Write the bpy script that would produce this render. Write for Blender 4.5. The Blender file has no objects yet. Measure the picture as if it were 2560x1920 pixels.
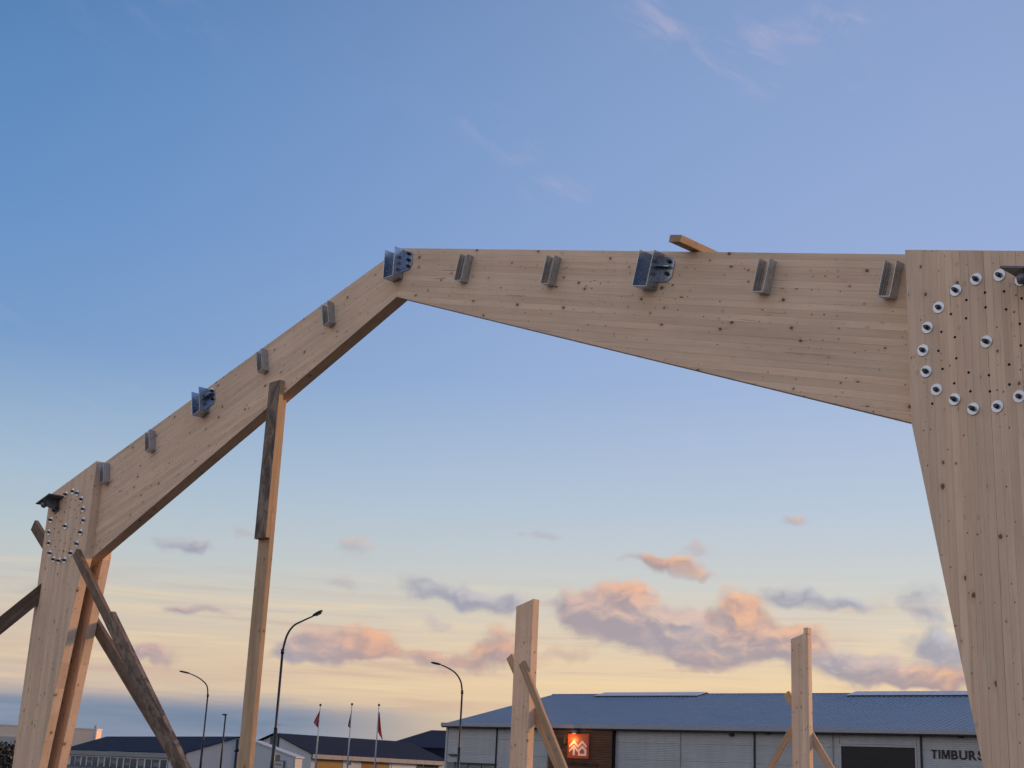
import bpy, bmesh, math, random
from mathutils import Vector, Matrix, Euler
random.seed(7)
R = math.radians
C = bpy.context.scene.collection
SC = bpy.context.scene

# ------------------------------------------------------------------ camera
F_PX, PITCH, ROLL, EYE = 3445.6, 0.2776, 0.047, 1.6      # focal length in photo pixels (2560 wide), camera tilt and roll
FWD = Vector((0, math.cos(PITCH), math.sin(PITCH)))
_rt = Vector((1, 0, 0)); _up = _rt.cross(FWD)
RT = _rt * math.cos(ROLL) + _up * math.sin(ROLL)
UP = -_rt * math.sin(ROLL) + _up * math.cos(ROLL)
CAM = Vector((0, 0, EYE))
cd = bpy.data.cameras.new('camera'); cam = bpy.data.objects.new('camera', cd); C.objects.link(cam)
cd.sensor_fit = 'HORIZONTAL'; cd.sensor_width = 36.0; cd.lens = 36.0 * F_PX / 2560.0
cd.clip_start = 0.1; cd.clip_end = 6000
M = Matrix.Identity(4)
for i in range(3):
    M[i][0] = RT[i]; M[i][1] = UP[i]; M[i][2] = -FWD[i]; M[i][3] = CAM[i]
cam.matrix_world = M
SC.camera = cam

def ray(px, py):                       # photo pixel -> direction with unit depth
    return FWD + RT * ((px - 1280) / F_PX) - UP * ((py - 960) / F_PX)
def azel(px, py):
    d = ray(px, py).normalized()
    return math.degrees(math.atan2(d.x, d.y)), math.degrees(math.asin(d.z))

# ------------------------------------------------------------------ world
W = bpy.data.worlds.new('World'); SC.world = W; W.use_nodes = True
nt = W.node_tree; nt.nodes.clear()
def lin(c):
    return tuple((v / 255 / 12.92 if v / 255 <= 0.04045 else ((v / 255 + 0.055) / 1.055) ** 2.4) for v in c) + (1.0,)
class NB:
    def __init__(s, tree): s.t = tree
    def new(s, typ, **kw):
        n = s.t.nodes.new(typ)
        for k, v in kw.items(): setattr(n, k, v)
        return n
    def put(s, sock, v):
        if isinstance(v, bpy.types.NodeSocket): s.t.links.new(v, sock)
        elif v is not None: sock.default_value = v
    def m(s, op, a, b=None, c=None, clamp=False):
        n = s.new('ShaderNodeMath', operation=op); n.use_clamp = clamp
        for i, v in enumerate((a, b, c)):
            if v is not None: s.put(n.inputs[i], v)
        return n.outputs[0]
    def v(s, op, a, b=None, c=None, scale=None):
        n = s.new('ShaderNodeVectorMath', operation=op)
        for i, x in enumerate((a, b, c)):
            if x is not None: s.put(n.inputs[i], x)
        if scale is not None: s.put(n.inputs['Scale'], scale)
        return n.outputs['Value'] if op in ('LENGTH', 'DOT_PRODUCT', 'DISTANCE') else n.outputs['Vector']
    def rng(s, v, a, b, c=0.0, d=1.0, smooth=True):
        n = s.new('ShaderNodeMapRange', interpolation_type='SMOOTHSTEP' if smooth else 'LINEAR')
        for i, x in enumerate((v, a, b, c, d)): s.put(n.inputs[i], x)
        return n.outputs[0]
    def noise(s, vec, scale, detail=4, rough=0.55, dist=0.0, dim='3D'):
        n = s.new('ShaderNodeTexNoise', noise_dimensions=dim)
        s.put(n.inputs['Vector'], vec); s.put(n.inputs['Scale'], scale); s.put(n.inputs['Detail'], detail)
        s.put(n.inputs['Roughness'], rough); s.put(n.inputs['Distortion'], dist)
        return n.outputs[0]
    def mix(s, f, a, b, blend='MIX'):
        n = s.new('ShaderNodeMix', data_type='RGBA', blend_type=blend)
        s.put(n.inputs[0], f); s.put(n.inputs[6], a); s.put(n.inputs[7], b)
        return n.outputs[2]
    def ramp(s, f, stops):
        n = s.new('ShaderNodeValToRGB'); cr = n.color_ramp
        while len(cr.elements) < len(stops): cr.elements.new(0.5)
        for e, (p, c) in zip(cr.elements, stops): e.position = p; e.color = c
        s.put(n.inputs[0], f)
        return n.outputs[0]

# the sun has just gone behind the cloud bank, low on the right and beyond the frame
SUN_AZ, SUN_EL = 64.0, 12.0             # degrees right of straight ahead, degrees up

# cloud list: photo pixel of the middle, half width and half height in photo pixels, weight, warmth
CLOUDS = [
    (1455, 1515, 60, 46, 1.0, .55), (1530, 1535, 95, 50, 1.0, .6), (1575, 1487, 55, 30, .85, 1.0), (1640, 1560, 110, 48, 1.0, .45), (1730, 1600, 120, 46, 1.0, .35),
    (1845, 1530, 55, 46, 1.0, 1.0), (1880, 1580, 70, 50, 1.0, .75), (1950, 1615, 70, 40, .95, .55), (1800, 1640, 90, 30, .8, .6), (1740, 1660, 60, 24, .7, .75), (2010, 1590, 50, 30, .7, 1.0),
    (1620, 1402, 60, 17, .85, .85), (1690, 1415, 70, 17, .9, 1.0), (1760, 1440, 50, 11, .7, .9), (1745, 1372, 34, 20, .6, .9),
    (770, 1620, 75, 30, 1.0, .5), (850, 1608, 75, 34, 1.0, .75), (925, 1598, 55, 30, .85, 1.0), (960, 1625, 60, 16, .65, .9), (720, 1632, 45, 20, .75, .3),
    (1255, 1590, 55, 36, .72, .9), (1220, 1640, 70, 30, .78, .95), (1120, 1655, 80, 17, .72, .8), (1320, 1650, 70, 22, .65, .85), (1430, 1625, 70, 16, .6, .9), (1050, 1640, 50, 14, .6, .8),
    (1050, 1465, 80, 22, .75, .05), (1130, 1490, 70, 24, .82, .05), (1200, 1510, 60, 20, .7, .1), (1280, 1508, 60, 24, .9, .12), (1090, 1560, 36, 26, .58, .15),
    (1960, 1480, 60, 22, .72, .05), (2040, 1502, 80, 20, .85, .0), (2125, 1520, 60, 13, .7, .0), (2290, 1495, 65, 30, .78, .0), (2330, 1540, 50, 16, .65, .05),
    (2340, 1605, 70, 36, 1.0, .0), (2110, 1658, 95, 34, 1.05, .22), (2200, 1680, 95, 26, .9, .5), (2290, 1700, 90, 22, .85, .8), (2390, 1705, 90, 26, .95, 1.0), (2400, 1640, 70, 30, .85, .2),
    (400, 1635, 60, 22, .9, .65), (345, 1630, 40, 16, .7, .6), (450, 1360, 60, 27, .85, .08), (500, 1374, 36, 14, .65, .1), (510, 1525, 80, 16, .75, .5), (440, 1515, 40, 12, .6, .4), (615, 1325, 44, 22, .56, .55),
    (885, 1368, 48, 27, .64, .6), (1990, 1296, 46, 14, .66, .9), (1350, 1335, 50, 13, .55, .6), (130, 1470, 80, 16, .6, .3), (860, 1460, 50, 18, .55, .2),
]
CIRRUS = [(1670, 20, 85, 60), (1745, 85, 85, 55), (1840, 145, 100, 60), (1930, 200, 70, 40), (2080, 50, 80, 40), (2010, 70, 150, 26),
          (1225, 320, 70, 40), (1290, 370, 60, 40), (1400, 480, 90, 30), (1360, 465, 40, 20)]
PPD = F_PX * math.pi / 180
def clouds(b, q):
    """broken cumulus: density, warmth and how far a spot lies on the sun's side of its cloud"""
    wv = b.new('ShaderNodeTexNoise'); b.put(wv.inputs['Vector'], q); wv.inputs['Scale'].default_value = 0.8; wv.inputs['Detail'].default_value = 2
    q2 = b.v('ADD', q, b.v('MULTIPLY', b.v('SUBTRACT', wv.outputs['Color'], (.5, .5, .5)), (1.9, .95, 0)))
    B = Wm = Ls = None
    for (px, py, rx, ry, a, w) in CLOUDS:
        az, el = azel(px, py); ix, iy = PPD / (rx * 1.55), PPD / (ry * 1.55)
        v = b.v('MULTIPLY_ADD', q2, (ix, iy, 0), (-az * ix, -el * iy, 0))
        t = b.rng(b.v('LENGTH', v), 0.0, 1.3, a, 0.0)
        B = t if B is None else b.m('ADD', B, t)
        Wm = b.m('MULTIPLY', t, w) if Wm is None else b.m('MULTIPLY_ADD', t, w, Wm)
        l = b.v('DOT_PRODUCT', v, (.45, .80, 0))
        Ls = b.m('MULTIPLY', t, l) if Ls is None else b.m('MULTIPLY_ADD', t, l, Ls)
    sep = b.new('ShaderNodeSeparateXYZ'); b.put(sep.inputs[0], q)
    # the same kind of broken cloud goes on all round, outside what the photo shows
    out = b.rng(b.m('ABSOLUTE', sep.outputs[0]), 23.5, 33.0)
    band = b.m('MULTIPLY', b.rng(sep.outputs[1], 1.0, 4.0), b.rng(sep.outputs[1], 6.0, 12.0, 1.0, 0.0))
    gen = b.m('MULTIPLY', b.m('MULTIPLY', out, band), b.rng(b.noise(b.v('MULTIPLY', q, (.5, 1.4, 1)), .3, 1), .42, .62, 0.0, .85))
    Bt = b.m('ADD', B, gen)
    Wm = b.m('MULTIPLY_ADD', gen, .4, Wm)
    qn = b.v('MULTIPLY', q2, (1.0, 1.9, 1))
    n1 = b.noise(qn, 1.0, 5, .50, 0.0)
    n2 = b.noise(b.v('ADD', qn, (.34, .70, 0)), 1.0, 3, .56, 0.0)
    dens = b.m('ADD', b.m('SUBTRACT', b.m('MINIMUM', Bt, 1.2), .50), b.m('MULTIPLY', b.m('SUBTRACT', n1, .5), .95))
    Bs = b.m('MAXIMUM', Bt, .02)
    lit = b.m('ADD', b.m('MULTIPLY', b.m('DIVIDE', Ls, Bs), .55), b.m('MULTIPLY', b.m('SUBTRACT', n1, n2), .95))
    return dens, b.m('DIVIDE', Wm, Bs, clamp=True), lit
def build_world():
    b = NB(nt)
    geo = b.new('ShaderNodeTexCoord'); D = b.v('NORMALIZE', geo.outputs['Generated'])
    sep = b.new('ShaderNodeSeparateXYZ'); b.put(sep.inputs[0], D)
    az = b.m('MULTIPLY', b.m('ARCTAN2', sep.outputs[0], sep.outputs[1]), 180 / math.pi)
    el = b.m('MULTIPLY', b.m('ARCSINE', sep.outputs[2]), 180 / math.pi)
    q = b.new('ShaderNodeCombineXYZ'); b.put(q.inputs[0], az); b.put(q.inputs[1], el); q = q.outputs[0]
    side = b.rng(b.m('COSINE', b.m('MULTIPLY', b.m('SUBTRACT', az, SUN_AZ), math.pi / 180)), -.10, .80)
    e = b.m('DIVIDE', el, 90.0, clamp=True)
    def st(L): return [(a / 90, lin(c)) for a, c in L]
    cool = b.ramp(e, st([(0, (165, 170, 185)), (2.2, (194, 180, 176)), (4, (211, 191, 172)), (6, (205, 198, 187)), (8, (188, 200, 205)), (11, (165, 190, 211)),
                         (16, (116, 156, 204)), (21, (100, 146, 200)), (27, (86, 135, 190)), (33, (70, 118, 172)), (55, (62, 110, 168)), (90, (60, 104, 160))]))
    warm = b.ramp(e, st([(0, (250, 212, 150)), (2.2, (250, 215, 160)), (4, (244, 214, 173)), (6, (229, 213, 190)), (8, (211, 212, 208)), (11, (190, 204, 221)),
                         (16, (168, 188, 224)), (21, (155, 177, 220)), (27, (146, 170, 214)), (33, (138, 162, 206)), (55, (104, 142, 196)), (90, (60, 104, 160))]))
    col = b.mix(side, cool, warm)
    # unseen sky opposite the sunset, made pale and pinkish to brighten the shaded timber
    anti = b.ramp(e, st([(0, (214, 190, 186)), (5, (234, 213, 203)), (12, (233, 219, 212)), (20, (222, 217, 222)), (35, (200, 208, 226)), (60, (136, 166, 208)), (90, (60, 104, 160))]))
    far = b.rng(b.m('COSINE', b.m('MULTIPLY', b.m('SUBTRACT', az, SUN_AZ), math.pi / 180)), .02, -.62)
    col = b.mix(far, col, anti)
    # thin streaks low down
    s1 = b.noise(b.v('MULTIPLY', q, (.07, 1.5, 1)), 1.4, 5, .6, .35)
    sm = b.m('MULTIPLY', b.rng(el, 1.0, 3.0), b.rng(el, 5.5, 9.0, 1.0, 0.0))
    col = b.mix(b.m('MULTIPLY', b.rng(s1, .48, .72), b.m('MULTIPLY', sm, .55)), col, b.mix(side, lin((238, 212, 176)), lin((255, 226, 170))))
    col = b.mix(b.m('MULTIPLY', b.rng(s1, .50, .30), b.m('MULTIPLY', sm, .62)), col, b.mix(side, lin((206, 170, 160)), lin((214, 186, 164))))
    # high thin cirrus
    cir = None
    rot = b.new('ShaderNodeVectorRotate', rotation_type='Z_AXIS'); b.put(rot.inputs['Vector'], q); rot.inputs['Angle'].default_value = R(24)
    cn = b.noise(b.v('MULTIPLY', rot.outputs[0], (.35, 1.1, 1)), .9, 6, .6, .6)
    for (px, py, rx, ry) in CIRRUS:
        a0, e0 = azel(px, py); ix, iy = PPD / (rx * 1.5), PPD / (ry * 1.5)
        t = b.rng(b.v('LENGTH', b.v('MULTIPLY_ADD', q, (ix, iy, 0), (-a0 * ix, -e0 * iy, 0))), 0, 1.2, 1, 0)
        cir = t if cir is None else b.m('ADD', cir, t)
    genc = b.m('MULTIPLY', b.rng(b.noise(b.v('MULTIPLY', rot.outputs[0], (.06, .2, 1)), .6, 4), .5, .75), .55)
    ca = b.m('MULTIPLY', b.m('ADD', b.m('MINIMUM', cir, 1.0), genc), b.rng(cn, .42, .78))
    col = b.mix(b.m('MULTIPLY', ca, .36), col, lin((206, 192, 214)))
    # cloud bank along the horizon on the side away from the sun
    bn = b.noise(b.v('MULTIPLY', q, (.10, .9, 1)), 1.0, 5, .6, .3)
    top = b.m('ADD', 1.9, b.m('MULTIPLY', bn, 1.2))
    bank = b.m('MULTIPLY', b.rng(b.m('SUBTRACT', el, top), -.55, .35, 1.0, 0.0), b.rng(az, -9.5, 2.0, 1.0, 0.0))
    bank = b.m('MULTIPLY', bank, b.rng(az, -110.0, -70.0))
    col = b.mix(b.m('MULTIPLY', bank, .93), col, b.mix(b.rng(bn, .3, .7), lin((104, 130, 160)), lin((138, 150, 176))))
    # broken cumulus, lit from the sun's side
    dens, wm, lit = clouds(b, q)
    alpha = b.rng(dens, -.30, .58, 0.0, .93)
    lit = b.rng(lit, -.30, .50)
    shade = b.mix(wm, b.mix(side, lin((156, 163, 182)), lin((160, 160, 176))), b.mix(side, lin((188, 158, 154)), lin((168, 147, 153))))
    bright = b.mix(wm, lin((198, 198, 206)), b.mix(side, lin((230, 174, 152)), lin((255, 190, 142))))
    col = b.mix(alpha, col, b.mix(lit, shade, bright))
    # physical sky, low sun: a small share of the same light
    sky = b.new('ShaderNodeTexSky', sky_type='NISHITA'); sky.sun_disc = False
    sky.sun_elevation = R(SUN_EL); sky.sun_rotation = R(SUN_AZ); sky.air_density = 1.0; sky.dust_density = 1.0
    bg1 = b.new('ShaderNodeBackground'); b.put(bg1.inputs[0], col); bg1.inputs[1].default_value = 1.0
    bg2 = b.new('ShaderNodeBackground'); b.put(bg2.inputs[0], sky.outputs[0]); bg2.inputs[1].default_value = 0.06
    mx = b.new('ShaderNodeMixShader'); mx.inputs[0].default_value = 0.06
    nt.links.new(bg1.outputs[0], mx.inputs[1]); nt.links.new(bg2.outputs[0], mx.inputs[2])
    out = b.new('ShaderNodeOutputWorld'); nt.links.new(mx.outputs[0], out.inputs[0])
build_world()

sl = bpy.data.lights.new('sun', 'SUN'); sl.energy = 3.6; sl.angle = R(9); sl.color = (1.0, .52, .21)
sun = bpy.data.objects.new('sun', sl); C.objects.link(sun)
_sd = Vector((math.sin(R(SUN_AZ)) * math.cos(R(SUN_EL)), math.cos(R(SUN_AZ)) * math.cos(R(SUN_EL)), math.sin(R(SUN_EL))))
sun.rotation_euler = _sd.to_track_quat('Z', 'Y').to_euler(); sun.location = (30, 10, 20)

vs = SC.view_settings; vs.view_transform = 'Standard'; vs.look = 'None'; vs.exposure = 0.0; vs.gamma = 1.0; vs.use_curve_mapping = False
SC.render.engine = 'CYCLES'; SC.cycles.use_denoising = True; SC.cycles.max_bounces = 4; SC.cycles.diffuse_bounces = 3; SC.cycles.use_adaptive_sampling = True; SC.cycles.adaptive_threshold = .02; SC.cycles.adaptive_min_samples = 8
W.cycles.sampling_method = 'MANUAL'; W.cycles.sample_map_resolution = 256

# ------------------------------------------------------------------ materials
MATS = {}
def mat(name, base=(.5, .5, .5), rough=.6, metal=0.0, var=.12, scale=6.0, bump=0.0, bscale=60.0, emit=None, estr=0.0, stretch=(1, 1, 1), spec=.5):
    if name in MATS: return MATS[name]
    m = bpy.data.materials.new(name); m.use_nodes = True; t = m.node_tree; b = NB(t); p = t.nodes['Principled BSDF']
    tc = b.new('ShaderNodeTexCoord'); oi = b.new('ShaderNodeObjectInfo')
    q = b.v('MULTIPLY', b.v('ADD', tc.outputs['Object'], b.v('SCALE', (17, 5, 11), scale=oi.outputs['Random'])), stretch)
    n = b.noise(q, scale, 5, .6)
    f = b.rng(n, .28, .72, 1 - var, 1 + var, False)
    rv = b.rng(oi.outputs['Random'], 0, 1, 1 - var * .5, 1 + var * .5, False)
    colr = b.v('SCALE', tuple(base), scale=b.m('MULTIPLY', f, rv))
    b.put(p.inputs['Base Color'], colr); p.inputs['Metallic'].default_value = metal; p.inputs['Specular IOR Level'].default_value = spec
    b.put(p.inputs['Roughness'], b.rng(n, .2, .8, max(rough - .1, .03), min(rough + .1, 1), False))
    if bump:
        bn = b.new('ShaderNodeBump'); bn.inputs['Strength'].default_value = bump; bn.inputs['Distance'].default_value = .01
        b.put(bn.inputs['Height'], b.noise(q, bscale, 4, .6)); b.put(p.inputs['Normal'], bn.outputs[0])
    if emit:
        p.inputs['Emission Color'].default_value = tuple(emit) + (1,); p.inputs['Emission Strength'].default_value = estr
    MATS[name] = m
    return m

def wood(name, pale, deep, knots=5.0, kamt=1.0, dirt=0.0, dirtcol=(.05, .045, .04), rv=.075, face_only=False, knot_r=(.004, .017)):
    """sawn timber, grain along the object's own X axis"""
    m = bpy.data.materials.new(name); m.use_nodes = True; t = m.node_tree; b = NB(t); p = t.nodes['Principled BSDF']
    tc = b.new('ShaderNodeTexCoord'); oi = b.new('ShaderNodeObjectInfo')
    q0 = tc.outputs['Object']
    q = b.v('ADD', q0, b.v('SCALE', (31.0, 7.3, 19.7), scale=oi.outputs['Random']))
    warp = b.noise(q, 3.0, 2)
    qw = b.v('ADD', q, b.v('SCALE', (0, .0, .018), scale=warp))
    g1 = b.noise(b.v('MULTIPLY', qw, (.7, 26, 26)), 1.0, 6, .65, .4)
    g2 = b.noise(b.v('MULTIPLY', q, (5, 190, 190)), 1.0, 3, .6)
    big = b.noise(b.v('MULTIPLY', q, (.5, 3, 3)), 1.0, 3)
    c = b.mix(b.rng(g1, .32, .70), tuple(pale) + (1,), tuple(deep) + (1,))
    c = b.mix(b.m('MULTIPLY', b.rng(g2, .5, .8), .22), c, tuple(v * .55 for v in deep) + (1,))
    c = b.v('SCALE', c, scale=b.m('MULTIPLY', b.rng(big, .3, .7, .90, 1.10, False), b.rng(oi.outputs['Random'], 0, 1, 1 - rv, 1 + rv, False)))
    tint = b.m('FRACT', b.m('MULTIPLY', oi.outputs['Random'], 7.31))
    c = b.mix(b.rng(tint, .5, 1.0, 0.0, .30), c, b.v('MULTIPLY', c, (1.10, .93, .86)))
    # knots
    def knot(sc, lo, hi, keep, vec):
        vo = b.new('ShaderNodeTexVoronoi', voronoi_dimensions='2D', feature='F1')
        sx = b.new('ShaderNodeSeparateXYZ'); b.put(sx.inputs[0], vec)
        cb = b.new('ShaderNodeCombineXYZ'); b.put(cb.inputs[0], b.m('MULTIPLY', sx.outputs[0], .8)); b.put(cb.inputs[1], b.m('ADD', sx.outputs[2], b.m('MULTIPLY', sx.outputs[1], 1.0)))
        b.put(vo.inputs['Vector'], cb.outputs[0]); vo.inputs['Scale'].default_value = sc
        sc2 = b.new('ShaderNodeSeparateColor'); b.put(sc2.inputs[0], vo.outputs['Color'])
        rad = b.m('MULTIPLY', b.rng(sc2.outputs[0], 0, 1, lo, hi, False), sc)
        wob = b.m('MULTIPLY', b.m('SUBTRACT', b.noise(vec, 60, 2), .5), .012 * sc)
        dd = b.m('ADD', b.m('DIVIDE', b.m('ADD', vo.outputs['Distance'], wob), rad), 0)
        k = b.m('MULTIPLY', b.rng(dd, .55, 1.15, 1, 0), b.m('LESS_THAN', sc2.outputs[1], keep))
        halo = b.m('MULTIPLY', b.rng(dd, .8, 3.4, 1, 0), b.m('LESS_THAN', sc2.outputs[1], keep))
        return k, halo
    k1, h1 = knot(knots, knot_r[0], knot_r[1], .78, q)
    k2, h2 = knot(knots * 2.6, knot_r[0] * .5, knot_r[0] * 1.25, .42, b.v('ADD', q, (3.3, 0, 8.1)))
    k3, h3 = knot(knots * 1.4, knot_r[1] * .5, knot_r[1] * 1.1, .35, b.v('ADD', q, (9.7, 0, 2.4)))
    c = b.mix(b.m('MULTIPLY', k3, .34), c, tuple(v * .50 for v in deep) + (1,))
    c = b.mix(b.m('MULTIPLY', h1, .28), c, tuple(v * .62 for v in deep) + (1,))
    c = b.mix(b.m('MULTIPLY', b.m('MAXIMUM', k1, k2), .86 * kamt), c, (.105, .052, .030, 1))
    # short dark checks along the grain
    ck = b.noise(b.v('MULTIPLY', q, (1.6, 60, 60)), 1.0, 3, .5)
    c = b.mix(b.m('MULTIPLY', b.rng(ck, .66, .76), .6), c, tuple(v * .3 for v in deep) + (1,))
    sm = b.noise(b.v('MULTIPLY', q0, (1.3, 2.2, 2.2)), 1.0, 5, .65, .5)
    c = b.v('SCALE', c, scale=b.rng(sm, .34, .66, .94, 1.04))
    if dirt:
        dn = b.noise(b.v('MULTIPLY', q, (5.5, 13, 13)), 1.0, 6, .7, .8)
        fac = dirt
        if face_only:                                       # stains only on the broad faces, the sawn edges stay clean
            sn = b.new('ShaderNodeSeparateXYZ'); b.put(sn.inputs[0], tc.outputs['Normal']); fc = b.m('GREATER_THAN', b.m('ABSOLUTE', sn.outputs[1]), .5)
            fac = b.m('MULTIPLY', fc, dirt); c = b.mix(b.m('MULTIPLY', fc, .82), c, (.22, .178, .155, 1))
        c = b.mix(b.m('MULTIPLY', b.rng(dn, .40, .62), fac), c, tuple(dirtcol) + (1,))
    b.put(p.inputs['Base Color'], c); p.inputs['Roughness'].default_value = .72; p.inputs['Specular IOR Level'].default_value = .3
    bn = b.new('ShaderNodeBump'); bn.inputs['Strength'].default_value = .35; bn.inputs['Distance'].default_value = .002
    b.put(bn.inputs['Height'], b.m('ADD', g1, b.m('MULTIPLY', g2, .4))); b.put(p.inputs['Normal'], bn.outputs[0])
    MATS[name] = m
    return m
GLU = wood('glulam spruce', (.82, .622, .458), (.725, .542, .39), rv=.04, knot_r=(.0045, .0145))
LUM = wood('new sawn lumber', (.56, .40, .265), (.42, .285, .17), 4.0, .8, .15, (.16, .11, .07))
OLD = wood('used formwork board', (.54, .38, .23), (.40, .265, .15), 4.0, .7, .85, (.050, .038, .036), .1, True)
MOULD = wood('mouldy formwork board', (.27, .205, .16), (.19, .14, .105), 4.0, .7, .80, (.045, .034, .031), .1)
DRK = wood('weathered brown board', (.22, .155, .11), (.13, .09, .062), 4.0, .8, .45, (.06, .045, .035))
SHOEST = mat('bright zinc shoe steel', (.36, .42, .52), .24, .95, .22, 30, .08, 160)
GALV = mat('galvanised steel', (.47, .51, .56), .34, .85, .24, 40, .12, 200)
ZINC = mat('zinc plated washer', (.62, .69, .78), .34, .8, .10, 80)
ZINC2 = mat('dull washer', (.66, .64, .58), .45, .35, .12, 60)
BLACKSTEEL = mat('dark bolt steel', (.07, .075, .085), .45, .6, .2, 60)
GREYSTEEL = mat('primed steel', (.16, .17, .19), .5, .4, .15, 30)
HOLE = mat('open hole', (.012, .010, .009), .9)

# ------------------------------------------------------------------ mesh helpers
def link(name, me, m, parent=None, loc=(0, 0, 0), rot=(0, 0, 0), kind=None):
    o = bpy.data.objects.new(name, me); C.objects.link(o)
    if m is not None and len(me.materials) == 0: me.materials.append(m)
    o.location = loc; o.rotation_euler = rot
    if parent: o.parent = parent
    if kind: o['kind'] = kind
    return o
def tag(o, label, cat, group=None, kind=None):
    o['label'] = label; o['category'] = cat
    if group: o['group'] = group
    if kind: o['kind'] = kind
    return o
def empty(name, loc=(0, 0, 0), rotz=0.0, parent=None):
    o = bpy.data.objects.new(name, None); C.objects.link(o); o.location = loc; o.rotation_euler = (0, 0, rotz); o.empty_display_size = .2
    if parent: o.parent = parent
    return o
def raw(name, vs, fs, smooth=False):
    me = bpy.data.meshes.new(name); me.from_pydata([tuple(v) for v in vs], [], fs); me.update()
    bm = bmesh.new(); bm.from_mesh(me); bmesh.ops.recalc_face_normals(bm, faces=bm.faces); bm.to_mesh(me); bm.free()
    if smooth:
        for p in me.polygons: p.use_smooth = True
    return me
def bevel(me, w, seg=1):
    bm = bmesh.new(); bm.from_mesh(me)
    bmesh.ops.bevel(bm, geom=list(bm.edges), offset=w, segments=seg, affect='EDGES', profile=.6)
    bm.to_mesh(me); bm.free(); return me
def box_me(x0, x1, y0, y1, z0, z1, bv=0.0, name='box'):
    vs = [(x, y, z) for x in (x0, x1) for y in (y0, y1) for z in (z0, z1)]
    fs = [(0, 1, 3, 2), (4, 6, 7, 5), (0, 4, 5, 1), (2, 3, 7, 6), (0, 2, 6, 4), (1, 5, 7, 3)]
    me = raw(name, vs, fs)
    return bevel(me, bv) if bv else me
def prism_me(poly, y0, y1, bv=0.0, name='prism'):          # polygon in x,z pushed along y
    n = len(poly)
    vs = [(x, y0, z) for x, z in poly] + [(x, y1, z) for x, z in poly]
    fs = [tuple(range(n)), tuple(range(2 * n - 1, n - 1, -1))] + [(i, (i + 1) % n, n + (i + 1) % n, n + i) for i in range(n)]
    me = raw(name, vs, fs)
    return bevel(me, bv) if bv else me
def join_me(mes, name='joined'):
    bm = bmesh.new()
    for me in mes:
        bm.from_mesh(me)
    out = bpy.data.meshes.new(name); bm.to_mesh(out); bm.free()
    return out
def cyl_me(r0, r1, z0, z1, n=16, axis='Z', name='cyl', smooth=True):
    vs, fs = [], []
    for r, z in ((r0, z0), (r1, z1)):
        for i in range(n):
            a = 2 * math.pi * i / n; vs.append((r * math.cos(a), r * math.sin(a), z))
    if axis == 'Y': vs = [(x, z, y) for x, y, z in vs]
    if axis == 'X': vs = [(z, x, y) for x, y, z in vs]
    fs = [tuple(range(n)), tuple(range(n, 2 * n))] + [(i, (i + 1) % n, n + (i + 1) % n, n + i) for i in range(n)]
    me = raw(name, vs, fs)
    if smooth:
        for p in me.polygons: p.use_smooth = len(p.vertices) == 4
    return me
def tube_me(pts, rad, n=10, name='tube'):
    vs, fs = [], []; pts = [Vector(p) for p in pts]; k = len(pts)
    ref = Vector((0, 0, 1))
    for i, p in enumerate(pts):
        d = (pts[min(i + 1, k - 1)] - pts[max(i - 1, 0)]).normalized()
        a = Vector((0, 1, 0)) if abs(d.y) < .9 else Vector((1, 0, 0))
        e1 = d.cross(a).normalized(); e2 = d.cross(e1).normalized(); r = rad[i] if isinstance(rad, (list, tuple)) else rad
        for j in range(n):
            t = 2 * math.pi * j / n; vs.append(p + (e1 * math.cos(t) + e2 * math.sin(t)) * r)
    for i in range(k - 1):
        for j in range(n):
            fs.append((i * n + j, i * n + (j + 1) % n, (i + 1) * n + (j + 1) % n, (i + 1) * n + j))
    fs += [tuple(range(n)), tuple(range((k - 1) * n, k * n))]
    return raw(name, vs, fs, True)
def clip(poly, a, b, c):                                    # keep a*x+b*z <= c
    out = []
    for i in range(len(poly)):
        p, q = poly[i], poly[(i + 1) % len(poly)]
        dp, dq = a * p[0] + b * p[1] - c, a * q[0] + b * q[1] - c
        if dp <= 0: out.append(p)
        if dp * dq < 0:
            t = dp / (dp - dq); out.append((p[0] + (q[0] - p[0]) * t, p[1] + (q[1] - p[1]) * t))
    return out

# ------------------------------------------------------------------ where the portal frame stands
TH = -0.8109
U = Vector((math.cos(TH), math.sin(TH), 0)); Nn = Vector((-math.sin(TH), math.cos(TH), 0))
RIDGE = Vector((-0.9828, 10.7457, 5.792))
S, G = 4.70, .2586                                          # half span to the inside of a column, roof slope
TP, TW = .0893, .117                                        # column ply and rafter thickness
ZR, D0, ZK, SO = 5.792, .430, 3.569, 5.678                  # ridge, rafter depth there, knee, outside of column
def on_frame(px, py, t):                                    # photo pixel -> (s, z) on the plane t metres behind the rafter's face
    d = ray(px, py); l = ((RIDGE - CAM).dot(Nn) + t) / d.dot(Nn); P = CAM + d * l
    return (P - RIDGE).dot(U), P.z
def fw(s, t, z): return Vector((RIDGE.x, RIDGE.y, 0)) + U * s + Nn * t + Vector((0, 0, z))
FO = Vector((RIDGE.x, RIDGE.y, 0))

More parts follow.
